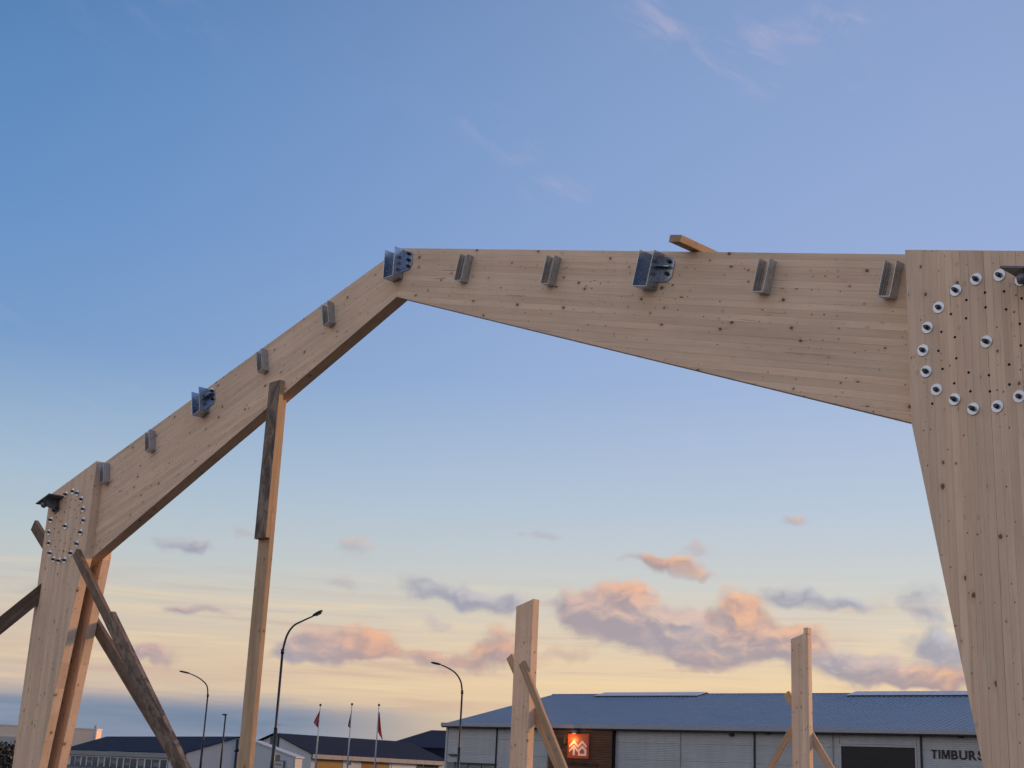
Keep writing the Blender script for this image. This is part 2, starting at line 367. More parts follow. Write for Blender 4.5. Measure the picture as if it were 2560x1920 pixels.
def ground_mat():
    m = bpy.data.materials.new('gravel ground'); m.use_nodes = True; b = NB(m.node_tree); p = m.node_tree.nodes['Principled BSDF']
    tc = b.new('ShaderNodeTexCoord'); q = tc.outputs['Object']
    n1 = b.noise(q, 14, 6, .7); n2 = b.noise(q, .08, 4, .6)
    c = b.mix(b.rng(n1, .3, .7), (.035, .033, .031, 1), (.085, .080, .074, 1))
    c = b.mix(b.m('MULTIPLY', b.rng(n2, .5, .62), .8), c, (.045, .055, .024, 1))
    b.put(p.inputs['Base Color'], c); p.inputs['Roughness'].default_value = .95
    bn = b.new('ShaderNodeBump'); bn.inputs['Strength'].default_value = .5; bn.inputs['Distance'].default_value = .03
    b.put(bn.inputs['Height'], n1); b.put(p.inputs['Normal'], bn.outputs[0])
    return m
gs = 2500
link('ground', raw('ground', [(-gs, -gs, 0), (gs, -gs, 0), (gs, gs, 0), (-gs, gs, 0)], [(0, 1, 2, 3)]), ground_mat(), kind='structure')
_a, _b = Vector((-90, 118, .004)), Vector((70, 30, .004)); _d = (_b - _a).normalized(); _n = Vector((-_d.y, _d.x, 0)) * 3.6
link('road', raw('road', [_a - _n, _b - _n, _b + _n, _a + _n], [(0, 1, 2, 3)]), mat('asphalt', (.05, .05, .052), .9, 0, .2, 3, .3, 40), kind='structure')

# ------------------------------------------------------------------ portal frame
frame = empty('portal_frame', FO, TH)
tag(frame, 'large glued timber portal frame with tapered rafters and double bolted columns', 'timber frame')
def lamellas(parent, poly, y0, y1, ang, bounds, wide=()):
    """cut the outline into glued layers; ang turns local X (the grain) from frame x towards -z"""
    ca, sa = math.cos(ang), math.sin(ang)
    for i in range(len(bounds) - 1):
        g0 = .0011 if i in wide else .00038; g1 = .0011 if (i + 1) in wide else .00038
        lo, hi = bounds[i] + g0, bounds[i + 1] - g1
        # layer coordinate is along the local z axis (sa, ca)
        pl = clip(clip(poly, sa, ca, hi), -sa, -ca, -lo)
        if len(pl) < 3: continue
        cx = sum(p[0] for p in pl) / len(pl); cz = sum(p[1] for p in pl) / len(pl)
        loc = [((x - cx) * ca - (z - cz) * sa, (x - cx) * sa + (z - cz) * ca) for x, z in pl]
        j0, j1 = random.uniform(-.0005, .0005), random.uniform(-.0005, .0005)
        o = link('lamella', prism_me(loc, y0 + j0, y1 + j1, 0, 'lamella'), GLU, parent, (cx, 0, cz), (0, ang, 0))
def shrink(poly, d):
    cx = sum(p[0] for p in poly) / len(poly); cz = sum(p[1] for p in poly) / len(poly)
    return [(cx + (x - cx) * (1 - d), cz + (z - cz) * (1 - d)) for x, z in poly]
AR = math.atan(G)
GLUCORE = mat('glue line', (.10, .06, .035), .8)
kb = (ZK - (ZR - D0)) / S
for sg in (1, -1):
    e = 0.0012 * sg
    poly = [(e, ZR - G * abs(e)), (sg * (SO - .01), ZR - G * (SO - .01) - .006), (sg * (SO - .01), ZK + kb * (SO - .01 - S)), (e, ZR - D0)]
    core = link('rafter', prism_me(shrink(poly, .012), .008, TW - .008, 0, 'rafter'), GLUCORE, frame)
    ang = AR * sg
    top = ZR * math.cos(AR)
    bounds = [top - .0455 * k for k in range(30)][::-1]; bounds[-1] += .002
    lamellas(core, poly, 0, TW, ang, bounds)
    zt = ZR - G * S - .004
    cpoly = [(sg * S, zt), (sg * SO, zt - G * (SO - S)), (sg * SO, 0), (sg * (S + .1804 * ZK), 0), (sg * S, ZK)]
    for y0, y1 in ((-TP, -.0006), (TW + .0006, TW + TP)):
        core = link('column_ply', prism_me(shrink(cpoly, .012), y0 + .006, y1 - .006, 0, 'column_ply'), GLUCORE, frame)
        # grain runs up the column: local X = up  (turn by -90 deg about y), layers count along -s
        bs = [5.165 + .0455 * k for k in range(-11, 12)]
        bs = [v for v in bs if 4.69 < v < SO + .03]; bs = [4.69] + bs + ([SO + .001] if bs[-1] < SO else [])
        b2 = sorted(-sg * v for v in bs)
        wide = [i for i, v in enumerate(b2) if min(abs(abs(v) - 5.165), abs(abs(v) - 5.347)) < .002]
        lamellas(core, cpoly, y0, y1, -math.pi / 2, b2, wide)

# bolts: each a threaded end with nut on a round washer
WASH = cyl_me(.034, .034, -.006, 0, 28, 'Y', 'washer'); bevel(WASH, .0012)
NUT = cyl_me(.0145, .0145, -.018, -.0055, 6, 'Y', 'nut', False)
ROD = cyl_me(.0098, .0098, -.034, -.004, 14, 'Y', 'bolt')
BR = [(5.12, 4.297), (5.253, 4.289), (4.999, 4.26), (4.893, 4.185), (4.821, 4.083), (4.789, 3.958), (4.803, 3.834), (4.86, 3.721), (4.964, 3.649),
      (5.068, 3.58), (5.201, 3.572), (5.323, 3.606), (5.161, 3.935), (5.37, 4.235), (5.47, 4.15), (5.535, 4.03), (5.553, 3.9), (5.52, 3.775), (5.44, 3.675)]
BL = [(-5.281, 4.279), (-5.141, 4.298), (-5.028, 4.266), (-4.919, 4.188), (-4.85, 4.077), (-4.809, 3.955), (-4.838, 3.833), (-4.884, 3.716), (-4.993, 3.627),
      (-5.111, 3.564), (-5.232, 3.566), (-5.362, 3.591), (-5.466, 3.665), (-5.533, 3.78), (-5.569, 3.9), (-5.558, 4.032), (-5.489, 4.14), (-5.199, 3.931)]
for s, z in BR + BL:
    o = link('bolt', ROD, BLACKSTEEL, frame, (s, -TP, z), (0, random.uniform(0, 3), 0))
    o.rotation_euler = (random.uniform(-.05, .05), random.uniform(0, 3), random.uniform(-.05, .05))
    o.scale = (1, random.uniform(.8, 1.25), 1)
    link('washer', WASH, random.choice((ZINC, ZINC, ZINC2)), o); link('nut', NUT, BLACKSTEEL, o)
HR = [(5.165, 4.211), (5.272, 4.193), (5.057, 4.192), (5.164, 4.127), (5.278, 4.091), (4.963, 4.132), (5.05, 4.089), (4.902, 4.042), (4.98, 3.996), (5.348, 3.996),
      (4.88, 3.938), (4.983, 3.876), (5.347, 3.878), (4.9, 3.831), (5.05, 3.784), (5.163, 3.749), (5.277, 3.787), (4.964, 3.739), (5.055, 3.679), (5.273, 3.679),
      (5.164, 3.66), (5.366, 4.133), (4.831, 3.647), (5.45, 4.05), (5.46, 3.93), (5.43, 3.8), (5.38, 3.73)]
SCREW = cyl_me(.0075, .0075, -.0016, .002, 10, 'Y', 'screw')
for sg in (1, -1):
    for s, z in HR:
        link('screw_head', SCREW, HOLE, frame, (sg * s, -TP, z))

# joist hangers: a folded U of perforated sheet
HW, HD, HH = .078, .074, .215
hang_base = box_me(-HW / 2, HW / 2, -HD, -.001, -HH / 2, -HH / 2 + .003, 0, 'joist_hanger')
hang_side = box_me(-.0014, .0014, -HD, -.001, -HH / 2 + .0032, HH / 2, 0, 'side_plate')
hang_fl = box_me(-.017, .017, -.0034, -.0010, -HH / 2 + .012, HH / 2 - .004, 0, 'nail_flange')
def dots(coords, r, mk):
    bm = bmesh.new()
    for c in coords:
        me = mk(c, r); bm.from_mesh(me)
    out = bpy.data.meshes.new('nail_row'); bm.to_mesh(out); bm.free(); return out
_nails = dots([((j * 2 - 1) * (.012) - HD / 2 - (.0 if i % 2 else .004), -HH / 2 + .016 + i * .0165) for i in range(12) for j in (0, 1)], .0046,
              lambda c, r: raw('d', [(-.0022, c[0] + r * math.cos(a), c[1] + r * math.sin(a)) for a in [k * math.pi / 3 for k in range(6)]] +
                               [(.0022, c[0] + r * math.cos(a), c[1] + r * math.sin(a)) for a in [k * math.pi / 3 for k in range(6)]],
                               [tuple(range(6)), tuple(range(6, 12))] + [(k, (k + 1) % 6, 6 + (k + 1) % 6, 6 + k) for k in range(6)]))
def hanger(s, drop):
    sg = 1 if s > 0 else -1
    z = ZR - G * abs(s)
    c = Vector((s - sg * drop * math.sin(AR) * 1.0, 0, z - drop * math.cos(AR)))
    o = link('joist_hanger', hang_base, GALV, frame, c, (0, AR * sg, 0))
    for q in (-1, 1):
        sp = link('side_plate', hang_side, GALV, o, (q * (HW / 2 + .0015), 0, 0), (0, 0, R(random.uniform(-2.5, 2.5))))
        if q < 0: link('nail_row', _nails, BLACKSTEEL, o, (q * (HW / 2 + .0015), 0, 0), sp.rotation_euler, 'stuff')
    return o
for s in (.90, 1.86, 3.74, 4.615): 
    hanger(s, .168); hanger(-s - (.03 if s < 4 else .02), .168)

# heavy purlin shoes: welded U with bolted wings
def chamf(w, h, c): return [(-w, -h), (w - c, -h), (w, -h + c), (w, h - c), (w - c, h), (-w, h)]
PW, PD, PH = .125, .11, .255
shoe_base = box_me(-PW / 2, PW / 2, -PD, -.006, -PH / 2, -PH / 2 + .006, .0012, 'purlin_shoe')
shoe_side = box_me(-.003, .003, -PD, -.0055, -PH / 2 + .006, PH / 2, .0012, 'side_plate')
shoe_back = box_me(-PW / 2, PW / 2, -.006, -.001, -PH / 2, PH / 2, 0, 'back_plate')
wing = prism_me(chamf(.055, .088, .035), -.0075, -.001, .001, 'wing')
gus = box_me(-.05, .05, -.045, -.007, -.003, .003, 0, 'gusset')
WBOLT = join_me([cyl_me(.014, .014, -.022, -.006, 6, 'Y', 'b', False), cyl_me(.007, .007, -.034, -.008, 10, 'Y', 'b')], 'bolt')
def shoe(s, drop, rot, wings, bolts, gusset):
    z = ZR - G * abs(s); sg = 1 if rot > 0 else -1 if rot < 0 else 0
    o = link('purlin_shoe', shoe_base, SHOEST, frame, (s - sg * drop * math.sin(AR), 0, z - drop * math.cos(AR)), (0, rot, 0))
    link('back_plate', shoe_back, SHOEST, o)
    for q in (-1, 1): link('side_plate', shoe_side, SHOEST, o, (q * (PW / 2 + .001), 0, 0))
    for q in wings:
        w_ = link('wing', wing, SHOEST, o, (q * (PW / 2 + .059), 0, .02), (0, 0 if q > 0 else math.pi, 0))
        if q < 0: w_.rotation_euler = (0, 0, 0); w_.scale = (-1, 1, 1)
        for bz in bolts: link('bolt', WBOLT, BLACKSTEEL, o, (q * (PW / 2 + .07), 0, .02 + bz))
        if gusset: link('gusset', gus, SHOEST, o, (q * (PW / 2 + .054), 0, .035))
    return o
shoe(0.0, .165, 0.0, (-1, 1), (-.055, 0, .055), False)
shoe(2.80, .15, AR, (1,), (-.03, .055), True)
shoe(-2.86, .15, -AR, (1,), (-.03, .055), True)

# eaves brackets near the column heads
shelf = box_me(-.15, .15, -.17, 0, -.006, .006, .001, 'shelf_plate')
bkplate = prism_me([(-.06, -.13), (.06, -.13), (.06, 0), (-.06, 0)], -.008, 0, .001, 'eaves_bracket')
web = raw('web', [(0, -.008, -.006), (0, -.175, -.006), (0, -.12, -.095), (0, -.008, -.12), (.007, -.008, -.006), (.007, -.175, -.006), (.007, -.12, -.095), (.007, -.008, -.12)],
          [(0, 1, 2, 3), (4, 7, 6, 5), (0, 4, 5, 1), (1, 5, 6, 2), (2, 6, 7, 3), (3, 7, 4, 0)])
eye = tube_me([(0, -.13, -.05), (.04, -.13, -.05)], .032, 14, 'eye')
for sg in (1, -1):
    s = 5.485 * sg
    o = link('eaves_bracket', bkplate, GREYSTEEL, frame, (s, -TP - .001, ZR - G * abs(s) - .145), (0, AR * sg, 0))
    link('shelf_plate', shelf, GREYSTEEL, o); 
    link('web', web, GREYSTEEL, o, (.02, 0, 0)); link('eye', eye, GREYSTEEL, o, (-.05, 0, 0))
    for bx in (-.04, .04): link('bolt', WBOLT, BLACKSTEEL, o, (bx, -.006, -.095), (0, 0, 0))

# ------------------------------------------------------------------ loose and temporary timber
def beam(name, p0, p1, wdt, thk, m, across, parent=None, bv=.002, label=None):
    """sawn board from p0 to p1 (world or parent space); its width lies along 'across'"""
    p0, p1 = Vector(p0), Vector(p1); d = p1 - p0; L = d.length; d.normalize()
    z = Vector(across); z = (z - d * z.dot(d)).normalized(); y = z.cross(d)
    me = box_me(-L / 2, L / 2, -thk / 2, thk / 2, -wdt / 2, wdt / 2, bv, name)
    o = link(name, me, m, parent)
    mm = Matrix.Identity(4)
    for i in range(3): mm[i][0] = d[i]; mm[i][1] = y[i]; mm[i][2] = z[i]; mm[i][3] = (p0[i] + p1[i]) / 2
    o.matrix_local = mm
    return o
def to_ground(a, b):                                        # run the line a->b on until it meets the ground
    a, b = Vector(a), Vector(b); d = b - a; t = -a.z / d.z
    return a + d * t
def brace_line(top, via, t):                                # two photo pixels on the plane t -> world points, run to the ground
    a = on_frame(*top, t); b = on_frame(*via, t)
    A_, B_ = fw(a[0], t, a[1]), fw(b[0], t, b[1])
    return A_, to_ground(A_, B_)
INP = lambda d: Nn.cross(d)                                 # width direction lying in the frame's plane

# prop under the left rafter: a long stud and a stained board nailed over its upper end
prop = empty('timber_prop', fw(-1.61, .02, 0), TH)
tag(prop, 'tall upright timber prop with stained board nailed over its top, holding up the sloping rafter', 'timber prop')
zb = ZR - D0 + kb * 1.61
beam('stud', (.02, .005, 0), (-.005, .005, zb - .012), .17, .048, LUM, (1, 0, 0), prop)
beam('scab_board', (.01, -.0445, 3.49), (.01, -.0445, 4.905), .172, .047, OLD, (1, 0, 0), prop)['label'] = 'dark stained board overlapping the rafter face'

# braces on the left column
tF = -TP - .0245
P0, P1 = fw(-4.83, tF, 3.615), fw(-3.60, tF, 2.58)
fb = empty('timber_brace', to_ground(P0, P1), TH)
tag(fb, 'long mould-stained diagonal brace spliced from two boards on the double column', 'timber brace', 'temporary braces')
inv = Matrix.Rotation(-TH, 4, 'Z') @ Matrix.Translation(-fb.location)
beam('upper_board', inv @ P0, inv @ P1, .10, .047, DRK, inv.to_3x3() @ INP(P1 - P0), fb)
t2 = tF - .0475
Q0, Q1 = fw(-3.86, t2, 2.90), fw(-2.284, t2, 1.556)
Q1 = to_ground(Q0, Q1)
beam('lower_board', inv @ Q0, inv @ Q1, .155, .047, MOULD, inv.to_3x3() @ INP(Q1 - Q0), fb)

t3 = TW + TP + .0245
b0 = fw(-6.65, t3, 4.13); b1 = to_ground(b0, fw(-3.27, t3, 1.80))
tag(beam('timber_brace', b0, b1, .13, .047, DRK, INP(b1 - b0)), 'brown diagonal brace on the rear of the double column, poking out past its outer edge', 'timber brace', 'temporary braces')
c0 = fw(-5.45, t3 + .048, 3.66)
d = ray(-900, 2291); c1 = CAM + d * (-EYE / d.z)
tag(beam('timber_brace', c0, c1, .15, .047, DRK, (0, 0, 1)), 'dark brace leaning outward from the rear of the double column', 'timber brace', 'temporary braces')

# short board lying across the right rafter
sx, zz = 3.11, ZR - G * 3.11
bd = beam('timber_board', fw(sx, -.20, zz + .030), fw(sx, .75, zz + .030), .098, .048, LUM, U * math.cos(AR) - Vector((0, 0, math.sin(AR))))
tag(bd, 'short sawn board lying across the top of the right rafter', 'board')

# the two further posts in the same wall line, with their braces
def post(px_left, px_right, t, thk, zl, zrgt, lug, label):
    s0 = on_frame(*px_left, t)[0]; s1 = on_frame(*px_right, t)[0]
    o = empty('glulam_post', fw((s0 + s1) / 2, t, 0), TH); w2 = (s1 - s0) / 2
    poly = [(-w2, 0), (w2, 0), (w2, zrgt)] + ([(w2 - lug[0], zrgt), (w2 - lug[0] + .012, zrgt - lug[1])] if lug else []) + [(-w2, zl)]
    core = link('post_core', prism_me(shrink(poly, .02), .006, thk - .006, 0, 'post_core'), GLUCORE, o)
    bs = [-w2 + 2 * w2 * k / 8 for k in range(9)]; bs[0] -= .001; bs[-1] += .001
    lamellas(core, poly, 0, thk, -math.pi / 2, sorted(-v for v in bs))
    tag(o, label, 'timber post', 'posts further along the wall line')
    return s0, s1
T1, T2 = 6.87, 13.57
zl1, zr1 = on_frame(1286, 1516.8, T1)[1], on_frame(1328, 1497.4, T1)[1]
post((1278, 1806), (1321, 1806), T1, .115, zl1, zr1, None, 'pale laminated post with plain slanting top, before the timber-clad bay')
zl2 = on_frame(1977.5, 1598, T2)[1]; zr2 = on_frame(2018, 1569, T2)[1]
post((1979, 1770), (2022.5, 1770), T2, .10, zl2, zr2, (.09, .095), 'pale laminated post with notched top, before the grey warehouse wall')
def post_brace(top, via, t, w, m, label):
    a, b_ = brace_line(top, via, t)
    tag(beam('timber_brace', a, b_, w, .047, m, INP(b_ - a)), label, 'timber brace', 'temporary braces')
post_brace((1305, 1657), (1408, 1917), T1 - .0245, .105, LUM, 'light diagonal brace nailed on the face of the plain-topped post')
post_brace((1275, 1641), (1398, 1920), T1 + .115 + .0245, .12, LUM, 'diagonal brace behind the plain-topped post, its end poking out past it')
post_brace((1966, 1733), (2076, 1920), T2 + .10 + .0245, .13, LUM, 'diagonal brace behind the notched post, its end poking out past it')
post_brace((1984, 1815), (1926.5, 1918), T2 + .10 + .0735, .10, LUM, 'thin diagonal brace behind the notched post, sloping towards the plain post')

# ------------------------------------------------------------------ far buildings
def at_height(px, py, z):                                   # photo pixel -> point at height z
    d = ray(px, py); return CAM + d * ((z - EYE) / d.z)
def at_dist(px, py, y):                                     # photo pixel -> point y metres ahead
    d = ray(px, py); return CAM + d * (y / d.y)
class Hall:
    """gabled building: corner under the eaves, far end of the same eaves, ridge above the gable; local x along the eaves, y away from camera"""
    def __init__(s, name, corner, far, h, ridge, extend=0.0):
        s.E0 = at_height(*corner, h); s.E1 = at_height(*far, h); s.h = h
        v = s.E1 - s.E0; v.z = 0; s.L = v.length + extend; s.v = v.normalized()
        n = Vector((-s.v.y, s.v.x, 0)); s.n = n if n.y > 0 else -n; s.flip = 1 if n.y > 0 else -1
        d = ray(*ridge); l = (s.E0 - CAM).dot(s.v) / d.dot(s.v); P = CAM + d * l
        s.D = (P - s.E0).dot(s.n); s.zr = P.z
        s.root = empty(name, (s.E0.x, s.E0.y, 0)); s.root.rotation_euler = (0, 0, math.atan2(s.n.y, s.n.x) - math.pi / 2)
        s.xs = 1 if s.flip > 0 else -1                      # local x may run against v
    def at(s, px, py, off=0.0):                             # photo pixel -> (x along eaves, z) on the wall pushed out by off
        o = s.E0 - s.n * off; d = ray(px, py); l = (o - CAM).dot(s.n) / d.dot(s.n); P = CAM + d * l
        return (P - s.E0).dot(s.v), P.z
    def gable(s, px, py, off=0.0):                          # photo pixel -> (y from the corner, z) on the gable
        o = s.E0 - s.v * off; d = ray(px, py); l = (o - CAM).dot(s.v) / d.dot(s.v); P = CAM + d * l
        return (P - s.E0).dot(s.n), P.z
    def box(s, name, x0, x1, y0, y1, z0, z1, m, parent=None, bv=0.0, kind=None):
        if s.xs < 0: x0, x1 = -x1, -x0
        x0, x1 = min(x0, x1), max(x0, x1)
        return link(name, box_me(x0, x1, y0, y1, z0, z1, bv, name), m, parent or s.root, kind=kind)
    def mesh(s, name, vs, fs, m, parent=None):
        return link(name, raw(name, [(x * s.xs, y, z) for x, y, z in vs], fs), m, parent or s.root)
    def body(s, m, inset=.0):
        D2, h, L, zr = 2 * s.D, s.h, s.L, s.zr
        sl = (zr - h) / s.D
        vs = [(0, 0, 0), (0, 0, h), (0, s.D, zr), (0, D2, h), (0, D2, 0), (L, 0, 0), (L, 0, h), (L, s.D, zr), (L, D2, h), (L, D2, 0)]
        fs = [(0, 1, 2, 3, 4), (9, 8, 7, 6, 5), (0, 5, 6, 1), (4, 3, 8, 9), (1, 6, 7, 2), (2, 7, 8, 3), (0, 4, 9, 5)]
        return s.mesh('wall', vs, fs, m)
    def roof(s, m, over=.5, gov=.25, thick=.12, pitch=None, rib=.04):
        sl = (s.zr - s.h) / s.D; parts = []
        for side in (0, 1):
            xs = [-gov]; x = -gov; prof = [0.0]
            if pitch:
                k = 0
                while x < s.L + gov - pitch:
                    for dx, hh in ((.45, 0), (.12, rib), (.31, rib), (.12, 0)):
                        x += pitch * dx; xs.append(x); prof.append(hh)
                xs[-1] = s.L + gov
            else:
                xs.append(s.L + gov); prof.append(0)
            y0, y1 = (-over, s.D) if side == 0 else (2 * s.D + over, s.D)
            f = lambda y: s.h + .06 + sl * (min(y, 2 * s.D - y))
            vs = []; n = len(xs)
            for (y, up) in ((y0, 1), (y1, 1), (y0, 0), (y1, 0)):
                for xx, p in zip(xs, prof): vs.append((xx, y, f(y) + (thick + p if up else 0)))
            fs = []
            for i in range(n - 1):
                fs += [(i, i + 1, n + i + 1, n + i), (2 * n + i, 3 * n + i, 3 * n + i + 1, 2 * n + i + 1), (i, 2 * n + i, 2 * n + i + 1, i + 1), (n + i, n + i + 1, 3 * n + i + 1, 3 * n + i)]
            fs += [(0, n, 3 * n, 2 * n), (n - 1, 3 * n - 1, 4 * n - 1, 2 * n - 1)]
            parts.append(s.mesh('roof', vs, fs, m))
        return parts

def ribbed(name, base, pitch, rough=.5, metal=.0, axis=2, depth=.5):
    """thin sheet cladding whose narrow ribs are too fine to pick apart"""
    m = bpy.data.materials.new(name); m.use_nodes = True; b = NB(m.node_tree); p = m.node_tree.nodes['Principled BSDF']
    tc = b.new('ShaderNodeTexCoord'); sp = b.new('ShaderNodeSeparateXYZ'); b.put(sp.inputs[0], tc.outputs['Object'])
    oi = b.new('ShaderNodeObjectInfo')
    fr = b.m('FRACT', b.m('DIVIDE', sp.outputs[axis], pitch))
    n = b.noise(tc.outputs['Object'], .6, 5, .65)
    st = b.noise(b.v('MULTIPLY', tc.outputs['Object'], (2.2, 2.2, .15)), 1.0, 4, .6)
    f = b.m('MULTIPLY', b.m('MULTIPLY', b.rng(n, .3, .7, .92, 1.06, False), b.rng(st, .3, .7, .94, 1.05, False)), b.rng(oi.outputs['Random'], 0, 1, .95, 1.05, False))
    line = b.rng(fr, .0, .12, .86, 1.0)
    b.put(p.inputs['Base Color'], b.v('SCALE', tuple(base), scale=b.m('MULTIPLY', f, line)))
    p.inputs['Roughness'].default_value = rough; p.inputs['Metallic'].default_value = metal
    bn = b.new('ShaderNodeBump'); bn.inputs['Strength'].default_value = depth; bn.inputs['Distance'].default_value = .03
    b.put(bn.inputs['Height'], b.rng(b.m('PINGPONG', fr, .5), .1, .3)); b.put(p.inputs['Normal'], bn.outputs[0])
    return m
CLAD = ribbed('grey horizontal cladding', (.42, .455, .48), .12)
ROOFBLUE = mat('blue grey roof sheet', (.215, .255, .31), .50, .15, .10, .5)
DARKTRIM = mat('black trim', (.018, .020, .026), .5)
LIGHTTRIM = mat('light grey trim', (.42, .43, .45), .5)
VOID = mat('dark door', (.010, .011, .014), .6)
SKYL = mat('skylight sheet', (.60, .58, .60), .55, 0, .06, 1.0)
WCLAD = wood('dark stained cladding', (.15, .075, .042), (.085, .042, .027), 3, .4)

wh = Hall('warehouse', (1119, 1813), (2437, 1834), 5.5, (1389, 1741), extend=4.0)
tag(wh.root, 'long grey warehouse with blue ribbed roof, orange sign and large wall letters', 'warehouse')
wh.body(CLAD)
roofs = wh.roof(ROOFBLUE, .55, .25, .10, .42, .06)
XX = lambda px, py=1860, off=0.0: wh.at(px, py, off)[0]
# cladding panels between the vertical joints
cols = [0.15, XX(1243), XX(1372), XX(1545), XX(1703), XX(1888), XX(2084), XX(2304), wh.L - .1]
rows = [0.0, 1.75, 3.25, 4.45, 5.42]
dx0, dx1 = XX(2104, 1868), XX(2288.5, 1870); dz = wh.at(2190, 1867.5)[1]
for i in range(len(cols) - 1):
    if i == 2: continue
    for j in range(len(rows) - 1):
        xa, xb, za, zb_ = cols[i] + .07, cols[i + 1] - .07, rows[j] + .012, rows[j + 1] - .012
        if i == 6:                                          # the bay with the large door
            segs = [(xa, dx0 - .12), (dx1 + .12, xb)] if zb_ < dz + .1 else [(xa, xb)]
            if za < dz < zb_: wh.box('cladding_panel', dx0 - .1, dx1 + .1, -.05, -.002, dz + .16, zb_, CLAD); segs = [(xa, dx0 - .12), (dx1 + .12, xb)]
        elif i == 0 and j == 0: segs = []
        else: segs = [(xa, xb)]
        for p_, q_ in segs:
            wh.box('cladding_panel', p_, q_, -.05, -.002, za, zb_, CLAD)
for px in (1243, 1888, 2304):
    x = XX(px); o = wh.box('downpipe', x - .055, x + .055, -.16, -.055, 0, 5.35, DARKTRIM, None, .02)
for px in (1703, 2084):
    x = XX(px)
    for dx in (-.09, .05): wh.box('joint_trim', x + dx, x + dx + .05, -.075, -.003, 0, 5.4, LIGHTTRIM)
wh.box('corner_trim', -.07, .13, -.07, .12, 0, 5.45, LIGHTTRIM)
wh.box('fascia', -.2, wh.L + .2, -.62, -.565, 5.40, 5.68, mat('pale blue fascia', (.30, .33, .38), .4, .2), None, .01)
wh.box('gutter', -.2, wh.L + .2, -.56, -.42, 5.30, 5.44, DARKTRIM, None, .03)
wh.box('soffit', -.2, wh.L + .2, -.56, -.06, 5.45, 5.50, DARKTRIM)
# big door
d_ = wh.box('roller_door', dx0, dx1, -.03, -.004, 0, dz, VOID)
for k in range(7): wh.box('door_slat', dx0 + .02, dx1 - .02, -.045, -.031, k * dz / 7 + .02, (k + 1) * dz / 7 - .02, VOID, d_)
wh.box('door_jamb', dx0 - .11, dx0 - .003, -.09, -.002, 0, dz + .13, LIGHTTRIM); wh.box('door_jamb', dx1 + .003, dx1 + .11, -.09, -.002, 0, dz + .13, LIGHTTRIM)
wh.box('door_head', dx0 - .003, dx1 + .003, -.09, -.002, dz + .003, dz + .13, LIGHTTRIM)
# low shop window near the left corner
wx0, wx1 = XX(1139, 1911), XX(1240, 1914); wz = wh.at(1190, 1911.5)[1]
w_ = wh.box('window', wx0, wx1, -.05, -.004, .3, wz, VOID)
for f_ in (0, .33, .66, 1): x = wx0 + (wx1 - wx0) * f_; wh.box('mullion', x - .04, x + .04, -.08, -.051, .3, wz, DARKTRIM, w_)
wh.box('window_head', wx0 - .1, wx1 + .1, -.12, -.051, wz + .003, wz + .13, DARKTRIM, w_)
wh.box('cladding_panel', .15, cols[1] - .07, -.05, -.002, wz + .14, 1.74, CLAD)
# timber clad bay with the sign
OFF = .40
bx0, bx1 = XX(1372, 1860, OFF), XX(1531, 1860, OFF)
bay = wh.box('sign_bay', bx0, bx1, -OFF, -.003, 0, 5.28, mat('bay backing', (.012, .009, .008), .9))  # backing behind the boards; its near-black side also paints the shade beside the bay
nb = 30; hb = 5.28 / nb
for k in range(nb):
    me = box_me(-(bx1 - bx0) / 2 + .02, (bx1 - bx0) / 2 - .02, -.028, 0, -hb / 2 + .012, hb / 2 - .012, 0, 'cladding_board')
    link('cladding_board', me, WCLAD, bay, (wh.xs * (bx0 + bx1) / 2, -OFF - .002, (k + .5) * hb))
# sign: glowing orange panel with trees-and-house mark
SO_ = OFF + .16
sx0, sz1 = wh.at(1419, 1833, SO_); sx1 = wh.at(1471.5, 1870, SO_)[0]; sz0 = wh.at(1445, 1897, SO_)[1]
SIGN = mat('orange sign face', (.46, .075, .028), .45, 0, .05, 2, emit=(.60, .085, .03), estr=.07)
MARK = mat('sign mark', (.85, .62, .50), .5, 0, .03, 2, emit=(.95, .62, .46), estr=.12)
sign = wh.box('sign', sx0, sx1, -SO_, -OFF - .035, sz0, sz1, SIGN, None, .05)
sw, sh = sx1 - sx0, sz1 - sz0
def mark(poly):
    pts = [(sx0 + sw * (a - 0) , sz0 + sh * (1 - c)) for a, c in poly]
    me = prism_me([(x * wh.xs, z) for x, z in pts], -SO_ - .03, -SO_ - .002, 0, 'sign_mark')
    link('sign_mark', me, MARK, sign)
def chev(x0, x1, xm, ytop, ybot, th):                       # open chevron
    mark([(x0, ybot), (xm, ytop), (x1, ybot), (x1, ybot + th), (xm, ytop + th), (x0, ybot + th)])
mark([(.11, .475), (.33, .275), (.52, .47), (.715, .275), (.91, .475), (.91, .575), (.715, .385), (.52, .58), (.33, .385), (.11, .575)])
mark([(.11, .645), (.33, .455), (.515, .64), (.515, .75), (.375, .61), (.375, .87), (.285, .87), (.285, .61), (.11, .755)])
mark([(.525, .645), (.715, .465), (.91, .645), (.91, .88), (.525, .88), (.525, .80), (.82, .80), (.82, .69), (.715, .585), (.60, .695), (.60, .7995), (.525, .7995)])
sl_ = wh.box('sign_lamp', sx0 - .28, sx0 - .06, -SO_ - .30, -OFF - .035, sz1 - .85, sz1 - .40, DARKTRIM, None, .03)
ld = bpy.data.lights.new('sign_lamp_light', 'POINT'); ld.energy = 38; ld.color = (1.0, .42, .10); ld.shadow_soft_size = .08
lo = bpy.data.objects.new('sign_lamp_light', ld); C.objects.link(lo); lo.parent = wh.root; lo.location = (wh.xs * (sx0 + .24 * sw), -SO_ - .36, sz1 - .26 * sh)
wh.box('spotlight', (sx0 + sx1) / 2 - .45, (sx0 + sx1) / 2 + .0, -SO_ - .25, -OFF - .035, 4.98, 5.24, GREYSTEEL, None, .04)
